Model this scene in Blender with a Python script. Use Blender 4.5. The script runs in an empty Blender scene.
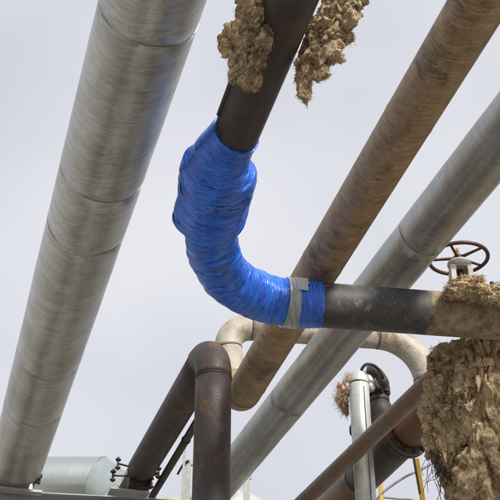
import bpy, math, random
import numpy as np
from mathutils import Vector, Matrix, noise

# ------------------------------------------------------------------ camera
F_PX = 1050.0
PITCH = math.atan2(695.0, 1050.0)
SP, CP = math.sin(PITCH), math.cos(PITCH)
EYE = Vector((0.0, 0.0, 1.6))
sc = bpy.context.scene
cam_d = bpy.data.cameras.new("camera")
cam_d.lens = F_PX / 500.0 * 36.0
cam_d.sensor_width = 36.0
cam_d.clip_start = 0.05
cam_d.clip_end = 3000
cam = bpy.data.objects.new("camera", cam_d)
sc.collection.objects.link(cam)
cam.location = EYE
cam.rotation_euler = (math.pi / 2 + PITCH, 0, 0)
sc.camera = cam

# ------------------------------------------------------------------ sky and sun
SUN_EL, SUN_AZ = math.radians(33), math.radians(148)
world = bpy.data.worlds.new("World")
sc.world = world
world.use_nodes = True
wn, wl = world.node_tree.nodes, world.node_tree.links
wn.clear()
w_out = wn.new("ShaderNodeOutputWorld")
w_bg = wn.new("ShaderNodeBackground")
w_bg.inputs["Strength"].default_value = 0.1
w_sky = wn.new("ShaderNodeTexSky")
w_sky.sky_type = 'NISHITA'
w_sky.sun_disc = False
w_sky.sun_elevation = SUN_EL
w_sky.sun_rotation = SUN_AZ
w_tc = wn.new("ShaderNodeTexCoord")
w_n = wn.new("ShaderNodeTexNoise")
w_n.inputs["Scale"].default_value = 2.6
w_n.inputs["Detail"].default_value = 3.0
w_n.inputs["Roughness"].default_value = 0.45
w_ramp = wn.new("ShaderNodeValToRGB")
w_ramp.color_ramp.elements[0].position = 0.32
w_ramp.color_ramp.elements[0].color = (6.5, 6.65, 7.5, 1)
w_ramp.color_ramp.elements[1].position = 0.68
w_ramp.color_ramp.elements[1].color = (8.9, 8.9, 9.3, 1)
w_mix = wn.new("ShaderNodeMixRGB")
w_mix.inputs["Fac"].default_value = 0.93
wl.new(w_tc.outputs["Generated"], w_n.inputs["Vector"])
wl.new(w_n.outputs["Fac"], w_ramp.inputs["Fac"])
wl.new(w_sky.outputs["Color"], w_mix.inputs["Color1"])
wl.new(w_ramp.outputs["Color"], w_mix.inputs["Color2"])
wl.new(w_mix.outputs["Color"], w_bg.inputs["Color"])
wl.new(w_bg.outputs["Background"], w_out.inputs["Surface"])

sun_d = bpy.data.lights.new("sun", 'SUN')
sun_d.energy = 4.4
sun_d.angle = math.radians(10)
sun_d.color = (1.0, 0.95, 0.88)
sun = bpy.data.objects.new("sun", sun_d)
sc.collection.objects.link(sun)
# direction towards the sun
SD = Vector((math.sin(SUN_AZ) * math.cos(SUN_EL), math.cos(SUN_AZ) * math.cos(SUN_EL), math.sin(SUN_EL)))
sun.rotation_euler = SD.to_track_quat('Z', 'Y').to_euler()

sc.view_settings.view_transform = 'Standard'
sc.view_settings.look = 'None'
sc.view_settings.gamma = 1
sc.view_settings.exposure = 0.0
sc.view_settings.use_curve_mapping = False
sc.cycles.max_bounces = 6

# ------------------------------------------------------------------ helpers
def at(x, y, z):
    """photo pixel + distance along the lens axis -> point"""
    a, b = (x - 250) / F_PX, (250 - y) / F_PX
    return Vector((z * a, z * (CP - b * SP), EYE.z + z * (SP + b * CP)))

def ath(x, y, h):
    """photo pixel + height above the eye -> point"""
    b = (250 - y) / F_PX
    return at(x, y, h / (SP + b * CP))

def proj(P):
    q = P - EYE
    z = q.y * CP + q.z * SP
    return 250 + F_PX * q.x / z, 250 - F_PX * (-q.y * SP + q.z * CP) / z

D_DIR = Vector((-375, 1259, 0)).normalized()      # the long runs
E_DIR = Vector((8848, 1259, 0)).normalized()      # the cross direction
UP = Vector((0, 0, 1))

def tag(o, label=None, cat=None, group=None, kind=None):
    if label: o["label"] = label
    if cat: o["category"] = cat
    if group: o["group"] = group
    if kind: o["kind"] = kind
    return o

def thing(name, label, cat, loc, group=None):
    o = bpy.data.objects.new(name, None)
    o.empty_display_size = 0.2
    sc.collection.objects.link(o)
    o.location = loc
    return tag(o, label, cat, group)

class MB:
    """collects shapes in world space, built as one mesh object"""
    def __init__(self):
        self.v, self.f, self.uv, self.sm = [], [], [], []

    def add(self, vs, fs, uvs=None, smooth=True):
        o = len(self.v)
        self.v.extend([tuple(q) for q in vs])
        for i, fc in enumerate(fs):
            self.f.append([o + k for k in fc])
            self.uv.append(uvs[i] if uvs else [(0.0, 0.0)] * len(fc))
            self.sm.append(smooth)

    def sweep(self, pts, rad, n=40, caps=True, rfun=None, v0=0.0, ref=UP):
        pts = [Vector(q) for q in pts]
        m = len(pts)
        if not hasattr(rad, '__len__'): rad = [rad] * m
        tan = []
        for i in range(m):
            a, b = pts[max(0, i - 1)], pts[min(m - 1, i + 1)]
            tan.append((b - a).normalized())
        t0 = tan[0]
        r = ref if abs(t0.dot(ref)) < .95 else Vector((0, 1, 0))
        nrm = (r - t0 * r.dot(t0)).normalized()
        vs, L, ls = [], v0, []
        for i in range(m):
            if i:
                L += (pts[i] - pts[i - 1]).length
                q = tan[i - 1].rotation_difference(tan[i])
                nrm = (q @ nrm)
                nrm = (nrm - tan[i] * nrm.dot(tan[i])).normalized()
            ls.append(L)
            bn = tan[i].cross(nrm)
            for k in range(n):
                th = 2 * math.pi * k / n
                rr = rad[i]
                if rfun: rr += rfun(th, L, i)
                vs.append(pts[i] + (nrm * math.cos(th) + bn * math.sin(th)) * rr)
        fs, uvs = [], []
        for i in range(m - 1):
            for k in range(n):
                k2 = (k + 1) % n
                fs.append([i * n + k, i * n + k2, (i + 1) * n + k2, (i + 1) * n + k])
                u0, u1 = k / n, (k + 1) / n
                uvs.append([(u0, ls[i]), (u1, ls[i]), (u1, ls[i + 1]), (u0, ls[i + 1])])
        self.add(vs, fs, uvs)
        if caps:
            o = len(self.v) - len(vs)
            self.f.append([o + k for k in range(n)][::-1]); self.uv.append([(k / n, ls[0]) for k in range(n)]); self.sm.append(False)
            self.f.append([o + (m - 1) * n + k for k in range(n)]); self.uv.append([(k / n, ls[-1]) for k in range(n)]); self.sm.append(False)
        return L

    def box(self, c, ax, ay, az, sx, sy, sz, bev=0.0):
        c = Vector(c); ax, ay, az = Vector(ax).normalized(), Vector(ay).normalized(), Vector(az).normalized()
        hx, hy, hz = sx / 2, sy / 2, sz / 2
        b = min(bev, hx * .6, hy * .6, hz * .6)
        if b <= 0:
            vs = [c + ax * (i * hx) + ay * (j * hy) + az * (k * hz) for i in (-1, 1) for j in (-1, 1) for k in (-1, 1)]
            fs = [[0, 1, 3, 2], [4, 6, 7, 5], [0, 4, 5, 1], [2, 3, 7, 6], [0, 2, 6, 4], [1, 5, 7, 3]]
            self.add(vs, fs, smooth=False); return
        # bevelled box through convex hull of 24 points
        import bmesh
        bm = bmesh.new()
        for i in (-1, 1):
            for j in (-1, 1):
                for k in (-1, 1):
                    for q in ((hx, hy - b, hz - b), (hx - b, hy, hz - b), (hx - b, hy - b, hz)):
                        bm.verts.new(c + ax * (i * q[0]) + ay * (j * q[1]) + az * (k * q[2]))
        bmesh.ops.convex_hull(bm, input=bm.verts)
        bmesh.ops.dissolve_limit(bm, angle_limit=0.01, verts=bm.verts, edges=bm.edges)
        bm.verts.index_update()
        self.add([v.co.copy() for v in bm.verts], [[v.index for v in f.verts] for f in bm.faces], smooth=False)
        bm.free()

    def build(self, name, mat, parent=None, inv=None, origin=None):
        me = bpy.data.meshes.new(name)
        org = Vector((0, 0, 0))
        if parent is not None: org = world_loc(parent)
        elif origin is not None: org = Vector(origin)
        me.from_pydata([tuple(Vector(q) - org) for q in self.v], [], self.f)
        uvl = me.uv_layers.new(name="UVMap")
        flat = []
        for u in self.uv:
            for q in u: flat += [q[0], q[1]]
        uvl.data.foreach_set("uv", flat)
        me.polygons.foreach_set("use_smooth", self.sm)
        me.materials.append(mat)
        me.update()
        o = bpy.data.objects.new(name, me)
        sc.collection.objects.link(o)
        if parent is not None: o.parent = parent
        else: o.location = org
        return o

def world_loc(o):
    v = Vector(o.location)
    while o.parent is not None:
        o = o.parent; v += Vector(o.location)
    return v

def line_pts(a, b, step=0.25):
    a, b = Vector(a), Vector(b)
    n = max(2, int((b - a).length / step) + 1)
    return [a.lerp(b, i / (n - 1)) for i in range(n)]

def arc_pts(K, d_in, d_out, R, n=14):
    """fillet arc of radius R round the corner K"""
    d_in, d_out = Vector(d_in).normalized(), Vector(d_out).normalized()
    th = d_in.angle(d_out)
    T = R * math.tan(th / 2)
    S = K - d_in * T
    nn = (d_out - d_in * d_in.dot(d_out)).normalized()
    C = S + nn * R
    return [C - nn * (R * math.cos(a)) + d_in * (R * math.sin(a)) for a in [th * i / n for i in range(n + 1)]]

def spline(ps, per=10):
    ps = [Vector(q) for q in ps]
    q = [ps[0] * 2 - ps[1]] + ps + [ps[-1] * 2 - ps[-2]]
    out = []
    for i in range(1, len(q) - 2):
        a, b, c, d = q[i - 1:i + 3]
        for k in range(per):
            t = k / per
            out.append(.5 * ((2 * b) + (c - a) * t + (2 * a - 5 * b + 4 * c - d) * t * t + (3 * b - a - 3 * c + d) * t ** 3))
    out.append(ps[-1])
    return out

def ring(mb, c, d, r, w, n=48, round_=True):
    """a weld bead or flat band round a pipe"""
    d = Vector(d).normalized(); c = Vector(c)
    if round_:
        mb.sweep([c - d * w / 2, c - d * w * .42, c - d * w * .2, c + d * w * .2, c + d * w * .42, c + d * w / 2],
                 [r - w * .3, r, r + w * .22, r + w * .22, r, r - w * .3], n)
    else:
        mb.sweep([c - d * w / 2, c - d * (w / 2 - .002), c + d * (w / 2 - .002), c + d * w / 2], [r - .002, r, r, r - .002], n)

# ------------------------------------------------------------------ materials
class NT:
    def __init__(self, name):
        self.m = bpy.data.materials.new(name); self.m.use_nodes = True
        self.t = self.m.node_tree; self.t.nodes.clear()
        self.out = self.n("ShaderNodeOutputMaterial")
        self.b = self.n("ShaderNodeBsdfPrincipled")
        self.l(self.b.outputs[0], self.out.inputs["Surface"])
    def n(self, t, **kw):
        x = self.t.nodes.new(t)
        for k, v in kw.items(): setattr(x, k, v)
        return x
    def l(self, a, b): self.t.links.new(a, b)
    def math(self, op, a, b=None, c=None):
        x = self.n("ShaderNodeMath", operation=op)
        for i, q in enumerate((a, b, c)):
            if q is None: continue
            if isinstance(q, (int, float)): x.inputs[i].default_value = q
            else: self.l(q, x.inputs[i])
        return x.outputs[0]
    def noise(self, vec, scale, detail=4, rough=.55, dist=0.0):
        x = self.n("ShaderNodeTexNoise")
        x.inputs["Scale"].default_value = scale; x.inputs["Detail"].default_value = detail
        x.inputs["Roughness"].default_value = rough; x.inputs["Distortion"].default_value = dist
        if vec is not None: self.l(vec, x.inputs["Vector"])
        return x.outputs["Fac"]
    def ramp(self, fac, stops):
        x = self.n("ShaderNodeValToRGB")
        e = x.color_ramp.elements
        while len(e) < len(stops): e.new(.5)
        for el, (p, c) in zip(e, stops):
            el.position = p
            el.color = (c, c, c, 1) if isinstance(c, (int, float)) else (*c, 1)
        self.l(fac, x.inputs[0])
        return x.outputs[0]
    def mix(self, fac, a, b, mode='MIX'):
        x = self.n("ShaderNodeMixRGB", blend_type=mode)
        for i, q in ((0, fac), (1, a), (2, b)):
            if isinstance(q, (int, float)): x.inputs[i].default_value = q
            elif isinstance(q, tuple): x.inputs[i].default_value = (*q, 1)
            else: self.l(q, x.inputs[i])
        return x.outputs[0]
    def pos(self):
        return self.n("ShaderNodeNewGeometry").outputs["Position"]
    def sepuv(self):
        tc = self.n("ShaderNodeTexCoord"); s = self.n("ShaderNodeSeparateXYZ")
        self.l(tc.outputs["UV"], s.inputs[0])
        return s.outputs[0], s.outputs[1]
    def comb(self, x, y, z):
        c = self.n("ShaderNodeCombineXYZ")
        for i, q in enumerate((x, y, z)):
            if isinstance(q, (int, float)): c.inputs[i].default_value = q
            else: self.l(q, c.inputs[i])
        return c.outputs[0]
    def cyl(self, around, along, tilt=0.0, wob=0.0):
        """seamless coordinates on a swept tube: scale around, scale along"""
        u, v = self.sepuv()
        a = self.math('MULTIPLY', u, 2 * math.pi)
        cs, sn = self.math('COSINE', a), self.math('SINE', a)
        if tilt: v = self.math('ADD', v, self.math('MULTIPLY', sn, tilt))
        if wob:
            w = self.noise(self.comb(self.math('MULTIPLY', cs, 1.2), self.math('MULTIPLY', sn, 1.2), self.math('MULTIPLY', v, 2.0)), 1.3, 2)
            v = self.math('ADD', v, self.math('MULTIPLY', w, wob))
        return self.comb(self.math('MULTIPLY', cs, around), self.math('MULTIPLY', sn, around), self.math('MULTIPLY', v, along))
    def bump(self, h, strength, dist, prev=None):
        x = self.n("ShaderNodeBump")
        x.inputs["Strength"].default_value = strength; x.inputs["Distance"].default_value = dist
        self.l(h, x.inputs["Height"])
        if prev is not None: self.l(prev, x.inputs["Normal"])
        return x.outputs[0]
    def set(self, col=None, rough=None, metal=None, nor=None, spec=None, coat=None, sheen=None):
        def s(name, v):
            if v is None: return
            i = self.b.inputs[name]
            if isinstance(v, tuple): i.default_value = (*v, 1)
            elif isinstance(v, (int, float)): i.default_value = v
            else: self.l(v, i)
        s("Base Color", col); s("Roughness", rough); s("Metallic", metal); s("Normal", nor)
        s("Specular IOR Level", spec); s("Coat Weight", coat); s("Sheen Weight", sheen)
        return self.m

def m_clad(name, c0, c1, dirt, metal=.75, rough=(.3, .5), streak=1.0, tilt=.05, dirtamt=.5, pale=(.5, .48, .42)):
    """thin sheet or foil cladding with scratches running round it"""
    t = NT(name)
    fine = t.noise(t.cyl(3.6, 150, tilt, .08), 1.0, 4, .66)
    hair = t.noise(t.cyl(1.6, 210, -tilt * .7, .12), 1.0, 3, .6)
    mid = t.noise(t.cyl(1.1, 26, tilt * .6, .05), 1.0, 4, .6)
    blot = t.noise(t.pos(), 2.3, 5, .6)
    spots = t.noise(t.pos(), 21, 4, .65)
    base = t.mix(t.ramp(mid, [(.3, 0.0), (.7, 1.0)]), c0, c1)
    base = t.mix(t.ramp(blot, [(.42, 0.0), (.68, dirtamt)]), base, dirt)
    base = t.mix(t.math('MULTIPLY', t.ramp(fine, [(.54, 0.0), (.66, 1.0)]), .6 * streak), base, pale)
    base = t.mix(t.math('MULTIPLY', t.ramp(fine, [(.34, 1.0), (.46, 0.0)]), .4 * streak), base, dirt)
    base = t.mix(t.ramp(spots, [(.62, 0.0), (.75, .45)]), base, dirt)
    base = t.mix(t.math('MULTIPLY', t.ramp(hair, [(.66, 0.0), (.72, 1.0)]), .6 * streak), base, dirt)
    r = t.ramp(fine, [(.3, rough[0]), (.75, rough[1])])
    n = t.bump(fine, .8 * streak, .006)
    n = t.bump(mid, .5 * streak, .010, n)
    n = t.bump(t.noise(t.cyl(1.2, 4, tilt, .1), 1, 3, .5), .35, .02, n)
    return t.set(base, r, metal, n)

def m_rusty(name, c0, c1, rust, pale, rough=.62, metal=0.0, streak=.7, rustr=(.5, .66), paler=(.6, .78), rs=3.0, tilt=.05):
    t = NT(name)
    blot = t.noise(t.pos(), rs, 7, .68, .4)
    blot2 = t.noise(t.pos(), 9.0, 6, .7)
    fine = t.noise(t.pos(), 60, 4, .7)
    st = t.noise(t.cyl(1.3, 95, tilt, .03), 1.0, 5, .68)
    st2 = t.noise(t.cyl(1.0, 24, tilt, .04), 1.0, 3, .6)
    st = t.math('ADD', t.math('MULTIPLY', st, .7), t.math('MULTIPLY', st2, .3))
    base = t.mix(t.ramp(blot2, [(.35, 0.0), (.65, 1.0)]), c0, c1)
    base = t.mix(t.ramp(blot, [(rustr[0], 0.0), (rustr[1], .95)]), base, rust)
    k = t.math('MULTIPLY', t.ramp(st, [(paler[0], 0.0), (paler[1], 1.0)]), streak)
    base = t.mix(k, base, pale)
    base = t.mix(t.ramp(fine, [(.3, .35), (.6, 0.0)]), base, (0.02, .014, .01))
    r = t.ramp(fine, [(.3, rough - .12), (.7, min(1, rough + .18))])
    n = t.bump(st, .5 * streak, .006)
    n = t.bump(fine, .35, .003, n)
    n = t.bump(blot2, .4, .012, n)
    return t.set(base, r, metal, n)

M = {}
M['clad_left'] = m_clad('weathered_cladding', (.42, .42, .385), (.60, .595, .55), (.24, .22, .175), metal=.8, rough=(.26, .42), streak=1.0, tilt=.09, dirtamt=.5, pale=(.80, .78, .68))
M['clad_galv'] = m_clad('grey_cladding', (.35, .365, .355), (.48, .495, .475), (.26, .235, .185), metal=.8, rough=(.27, .42), streak=.55, tilt=.04, dirtamt=.6, pale=(.5, .5, .47))
M['clad_shiny'] = m_clad('bright_cladding', (.48, .535, .52), (.54, .60, .58), (.42, .45, .43), metal=.85, rough=(.33, .38), streak=.08, tilt=0, dirtamt=.25, pale=(.8, .8, .78))
M['clad_pale'] = m_clad('pale_cladding', (.50, .54, .50), (.62, .66, .62), (.30, .25, .18), metal=.4, rough=(.4, .6), streak=.2, tilt=0, dirtamt=.5, pale=(.7, .7, .65))
M['rust_run'] = m_rusty('ochre_rust', (.42, .285, .135), (.27, .165, .08), (.075, .046, .027), (.56, .46, .31), rough=.48, streak=.6, rustr=(.53, .66), paler=(.51, .62), rs=2.4, tilt=.05)
M['dark_pipe'] = m_rusty('dark_primer', (.036, .026, .024), (.055, .038, .032), (.075, .045, .028), (.09, .07, .06), rough=.5, streak=.25, rs=2.6)
M['black_pipe'] = m_rusty('black_coating', (.045, .043, .045), (.075, .072, .07), (.14, .115, .08), (.17, .16, .14), rough=.42, streak=.25, rustr=(.57, .75), paler=(.6, .8), rs=3.4, tilt=0)
M['hoop'] = m_rusty('oxide_primer', (.040, .029, .027), (.066, .046, .040), (.17, .085, .04), (.10, .08, .07), rough=.52, streak=.25, rustr=(.55, .68), rs=3.3)
M['cream'] = m_rusty('cream_paint', (.52, .49, .41), (.40, .36, .28), (.24, .15, .075), (.56, .53, .44), rough=.5, streak=.2, rustr=(.55, .66), rs=5)
M['thin_rust'] = m_rusty('brown_rust', (.25, .185, .125), (.16, .12, .085), (.26, .12, .05), (.32, .27, .2), rough=.5, streak=.3, rustr=(.5, .66), rs=4)
M['orange_rust'] = m_rusty('orange_rust', (.21, .095, .045), (.15, .085, .055), (.28, .11, .04), (.30, .2, .13), rough=.6, streak=.3, rustr=(.5, .66), rs=5)
M['black_iron'] = m_rusty('black_iron', (.028, .026, .025), (.045, .04, .036), (.08, .05, .03), (.06, .05, .04), rough=.55, streak=.1)
M['steel'] = m_rusty('galvanised_steel', (.36, .36, .34), (.46, .46, .44), (.24, .2, .15), (.5, .5, .47), rough=.5, metal=.3, streak=.1, rustr=(.6, .75))
M['wheel'] = m_rusty('red_brown_paint', (.10, .025, .025), (.075, .028, .026), (.12, .05, .03), (.15, .08, .07), rough=.45, streak=.1)
M['yoke'] = m_rusty('ivory_paint', (.55, .53, .45), (.42, .40, .33), (.22, .17, .11), (.6, .57, .5), rough=.5, streak=.1, rustr=(.56, .7), rs=9)
M['yellow'] = m_rusty('yellow_paint', (.62, .42, .05), (.5, .33, .05), (.25, .15, .05), (.6, .5, .2), rough=.5, streak=.1, rustr=(.6, .75), rs=8)
M['seam'] = m_rusty('seam_sealant', (.30, .295, .27), (.40, .39, .36), (.08, .06, .045), (.2, .19, .17), rough=.7, streak=.2)
M['weld'] = m_rusty('weld_bead', (.06, .045, .038), (.09, .06, .045), (.14, .07, .035), (.1, .08, .07), rough=.5, streak=.1)

def m_wool(name, c0, c1, c2, c3):
    t = NT(name)
    mp = t.n("ShaderNodeMapping"); mp.inputs["Scale"].default_value = (1, 1, .28); mp.inputs["Rotation"].default_value = (.5, .4, .2)
    t.l(t.pos(), mp.inputs["Vector"])
    a = t.noise(t.pos(), 5, 6, .65, .8)
    b = t.noise(t.pos(), 19, 6, .70, 1.6)
    c = t.noise(mp.outputs[0], 120, 5, .7, 1.2)
    base = t.mix(t.ramp(a, [(.40, 0.0), (.60, 1.0)]), c0, c1)
    base = t.mix(t.ramp(b, [(.48, 0.0), (.64, .9)]), base, c2)
    base = t.mix(t.ramp(t.noise(t.pos(), 8, 6, .75, .8), [(.51, 0.0), (.60, .9)]), base, c3)
    base = t.mix(t.ramp(c, [(.36, .5), (.52, 0.0)]), base, (.17, .12, .075))
    n = t.bump(b, .6, .02)
    n = t.bump(c, .7, .006, n)
    return t.set(base, .95, 0.0, n, spec=.1)
M['wool'] = m_wool('mineral_wool', (.50, .36, .19), (.68, .52, .31), (.88, .77, .56), (.23, .14, .07))
M['wool_dark'] = m_wool('dusty_wool', (.44, .32, .19), (.62, .48, .30), (.86, .74, .54), (.20, .13, .07))
M['tuft'] = m_wool('rust_stained_wool', (.62, .45, .30), (.72, .60, .46), (.80, .70, .58), (.50, .15, .05))

# blue stretch wrap
t = NT('blue_wrap')
ridge = t.noise(t.cyl(.9, 100, .03, .03), 1.0, 5, .66)
line1 = t.noise(t.cyl(.9, 170, .06, .03), 1.0, 3, .6)
line2 = t.noise(t.cyl(.9, 170, -.04, .03), 1.0, 3, .6)
ridge2 = t.noise(t.cyl(.7, 30, -.06, .05), 1.0, 4, .6)
big = t.noise(t.cyl(1.0, 6, .1, .1), 1.0, 5, .65)
spk = t.noise(t.cyl(2.6, 150, .03, .03), 1.0, 3, .6)
col = t.mix(t.ramp(ridge, [(.40, 0.0), (.54, 1.0)]), (.004, .065, .50), (.012, .20, .96))
col = t.mix(t.ramp(big, [(.38, .55), (.54, 0.0)]), col, (.002, .022, .24))
col = t.mix(t.ramp(line1, [(.60, 0.0), (.65, .8)]), col, (.002, .014, .15))
col = t.mix(t.ramp(line2, [(.60, 0.0), (.66, .75)]), col, (.06, .34, .98))
col = t.mix(t.ramp(spk, [(.65, 0.0), (.71, .45)]), col, (.45, .62, .90))
n = t.bump(ridge, .7, .007)
n = t.bump(line1, .6, .004, n)
n = t.bump(ridge2, .9, .018, n)
M['blue'] = t.set(col, t.ramp(ridge, [(.3, .18), (.7, .36)]), 0.0, n, spec=.75)

t = NT('grey_tape')
r_ = t.noise(t.cyl(1.5, 60, .05, .05), 1.0, 4, .6)
col = t.mix(t.ramp(r_, [(.4, 0.0), (.65, 1.0)]), (.30, .31, .30), (.52, .53, .52))
M['tape'] = t.set(col, .38, .35, t.bump(r_, .5, .006), spec=.5)
t = NT('pale_tape')
col = t.mix(t.noise(t.pos(), 30), (.42, .43, .44), (.58, .58, .57))
M['tape_pale'] = t.set(col, .55, .0, t.bump(t.noise(t.pos(), 60), .4, .004), spec=.5)

t = NT('gravel_ground')
g1 = t.noise(t.pos(), .4, 6, .6); g2 = t.noise(t.pos(), 18, 5, .7)
col = t.mix(t.ramp(g1, [(.35, 0.0), (.65, 1.0)]), (.42, .39, .33), (.32, .295, .25))
col = t.mix(t.ramp(g2, [(.4, 0.0), (.7, .6)]), col, (.16, .14, .12))
M['ground'] = t.set(col, .95, 0.0, t.bump(g2, .8, .03))
t = NT('black_rubber')
M['rubber'] = t.set((.018, .018, .02), t.ramp(t.noise(t.pos(), 40), [(.3, .4), (.7, .6)]), 0.0, t.bump(t.noise(t.pos(), 50), .3, .003))
t = NT('concrete')
M['concrete'] = t.set(t.mix(t.noise(t.pos(), 6, 6, .7), (.28, .27, .25), (.38, .37, .34)), .9, 0.0, t.bump(t.noise(t.pos(), 30, 5, .7), .5, .01))

t = NT('added_strip_dark')  # surface of the added dark ground strips, only for pipe reflections
M['added_strip_dark'] = t.set(t.mix(t.noise(t.pos(), 3, 6, .7), (.045, .043, .04), (.075, .07, .065)), .9, 0.0, t.bump(t.noise(t.pos(), 60, 4, .7), .5, .006))
t = NT('added_strip_pale')  # surface of the added pale ground strip, only for pipe reflections
M['added_strip_pale'] = t.set(t.mix(t.noise(t.pos(), 2, 6, .7), (.50, .47, .41), (.62, .59, .52)), .9, 0.0, t.bump(t.noise(t.pos(), 30, 4, .7), .4, .006))
STRIP_EDGES = (-4.6, -0.9, 1.1, 4.6)  # sideways limits of the unseen ground strips added to shape cladding reflections
# ------------------------------------------------------------------ ground
g = MB()
N = 40
vs = []
for j in range(N + 1):
    for i in range(N + 1):
        fx, fy = (i / N * 2 - 1), (j / N * 2 - 1)
        x, y = math.copysign(abs(fx) ** 2.5, fx) * 1500, math.copysign(abs(fy) ** 2.5, fy) * 1500
        vs.append((x, y, 0.03 * noise.noise(Vector((x * .3, y * .3, 0)))))
fs = [[j * (N + 1) + i, j * (N + 1) + i + 1, (j + 1) * (N + 1) + i + 1, (j + 1) * (N + 1) + i] for j in range(N) for i in range(N)]
g.add(vs, fs)
tag(g.build('ground', M['ground']), kind='structure')
LAT = Vector((D_DIR.y, -D_DIR.x, 0))
def strip(name, u0, u1, z, mat):
    mb = MB(); n = 60
    vs = []
    for i in range(n + 1):
        t_ = -120 + 240 * i / n
        for u in (u0, u1): q = D_DIR * t_ + LAT * u; vs.append((q.x, q.y, z))
    mb.add(vs, [[2 * i, 2 * i + 1, 2 * i + 3, 2 * i + 2] for i in range(n)], smooth=False)
    tag(mb.build(name, mat), kind='structure')
strip('dark_reflection_strip', STRIP_EDGES[0], STRIP_EDGES[1], .045, M['added_strip_dark'])  # added out of view, mirrored as a dark flank in the metal pipes
strip('dark_reflection_strip', STRIP_EDGES[2], STRIP_EDGES[3], .045, M['added_strip_dark'])  # matching added dark strip on the other side
strip('pale_reflection_strip', STRIP_EDGES[1], STRIP_EDGES[2], .050, M['added_strip_pale'])  # added out of view, mirrored as the bright centre streak in the cladding

# ------------------------------------------------------------------ straight runs
class Run:
    """a level straight pipe axis through two photo points at one height above the eye"""
    def __init__(s, h, p1, p2):
        s.a, s.b = ath(*p1, h), ath(*p2, h)
        s.d = (s.b - s.a); s.d.z = 0; s.d.normalize(); s.h = h
    def at_y(s, y):
        lo, hi = -6.0, 14.0
        for _ in range(50):
            m = (lo + hi) / 2
            P = s.a + s.d * m
            if proj(P)[1] < y: lo = m
            else: hi = m
        return s.a + s.d * lo

def lap_run(root, run, r, ys, mat, start, end_pt, name='cladding', lap=.0003):
    """cladding in separate sleeves, each slipped under the next"""
    cuts = [start] + [run.at_y(y) for y in ys] + [end_pt]
    L = 0
    for i in range(len(cuts) - 1):
        mb = MB()
        a, b = cuts[i], cuts[i + 1]
        d = (b - a).normalized()
        rr = r + (lap if i % 2 else 0)
        a2 = a - d * .03
        seg = line_pts(a2, b, .12)
        def wav(th, l, k, s=i): return .0035 * noise.noise(Vector((math.cos(th) * 1.5, math.sin(th) * 1.5, l * 3 + s * 9)))
        # rolled bead near the lap
        mb.sweep(seg, rr, 72, v0=L, rfun=wav)
        L += (b - a).length
        mb.build(name, mat, root)
        if i:
            mb = MB(); mb.sweep([a - d * .031, a - d * .028], [r + lap + .0016] * 2, 72, caps=False); mb.build('seam', M['seam'], root)

# left insulated pipe -------------------------------------------------
RA = Run(4.53, (152, 0), (29, 422))
A_end = RA.at_y(462)
rootA = thing('insulated_pipe', 'thickest pipe with scratched silvery cladding, crossing the left side from top to bottom', 'pipe', A_end)
lap_run(rootA, RA, .297, [12, 170, 224, 352, 400], M['clad_left'], RA.at_y(0) - RA.d * 5.5, A_end)
mb = MB(); mb.sweep(line_pts(A_end - RA.d * .2, A_end + RA.d * 1.0), .215, 48); mb.build('bare_pipe', M['black_iron'], rootA)
mb = MB(); mb.sweep(line_pts(A_end + RA.d * 1.0, A_end + RA.d * 16), .297, 48); mb.build('cladding', M['clad_left'], rootA)
mb = MB()
for a in (2.2, 3.1, 4.6, 5.5):   # stiff tie strips at the cladding end
    ring(mb, A_end - RA.d * .02, RA.d, .301, .03, 72, False); break
mb.build('band', M['steel'], rootA)

# rust run, second from the left over the sky --------------------------
RR = Run(4.49, (480.5, 0), (255, 374))
K = RR.at_y(404)
rootR = thing('rusty_pipe', 'long ochre brown rusty pipe running from the top right down behind the blue elbow', 'pipe', K)
R_el = .30
LEAN = (UP - E_DIR * .15).normalized()
arc = arc_pts(K, RR.d, LEAN, R_el)
mb = MB(); L = mb.sweep(line_pts(RR.at_y(0) - RR.d * 5.5, arc[0], .15), .166, 56); mb.build('pipe', M['rust_run'], rootR)
mb = MB(); mb.sweep(arc, .166, 56, v0=L); mb.build('elbow', M['rust_run'], rootR)
for y in (118, 262, 382):
    mb = MB(); ring(mb, RR.at_y(y), RR.d, .167, .009, 56); mb.build('weld_seam', M['rust_run'], rootR)

# cream loop ------------------------------------------------------------
C0 = arc[-1]
zc = (C0 - EYE).y * CP + (C0 - EYE).z * SP
K1 = Vector((C0.x, C0.y, 0))
# raise until the corner shows at the height of the photo
lo, hi = 0, 4
for _ in range(40):
    m = (lo + hi) / 2
    if proj(C0 + LEAN * m)[1] > 325.5: lo = m
    else: hi = m
K1 = C0 + LEAN * lo
rc = .138
lo, hi = 0, 6
for _ in range(40):
    m = (lo + hi) / 2
    if proj(K1 + E_DIR * m)[0] < 423: lo = m
    else: hi = m
K2 = K1 + E_DIR * lo
rootC = thing('cream_pipe_loop', 'cream painted pipe loop with two elbows, rising behind the blue wrapped bend', 'pipe', K1)
a1 = arc_pts(K1, LEAN, E_DIR, .24); a2 = arc_pts(K2, E_DIR, -UP, .50)
mb = MB(); mb.sweep([C0, C0 + LEAN * .03] + line_pts(C0 + LEAN * .07, a1[0]), [.165, .165] + [rc] * (len(line_pts(C0 + LEAN * .07, a1[0]))), 40); mb.build('riser', M['cream'], rootC)
mb = MB(); mb.sweep(a1, rc + .002, 40); mb.build('elbow', M['cream'], rootC)
mb = MB(); mb.sweep(line_pts(a1[-1], a2[0]), rc, 40); mb.build('crossover', M['cream'], rootC)
mb = MB(); mb.sweep(a2, rc + .002, 40); mb.build('elbow', M['cream'], rootC)
mb = MB(); mb.sweep(line_pts(a2[-1], Vector((K2.x, K2.y, EYE.z + 4.62))), rc, 40); mb.build('riser', M['cream'], rootC)
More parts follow.
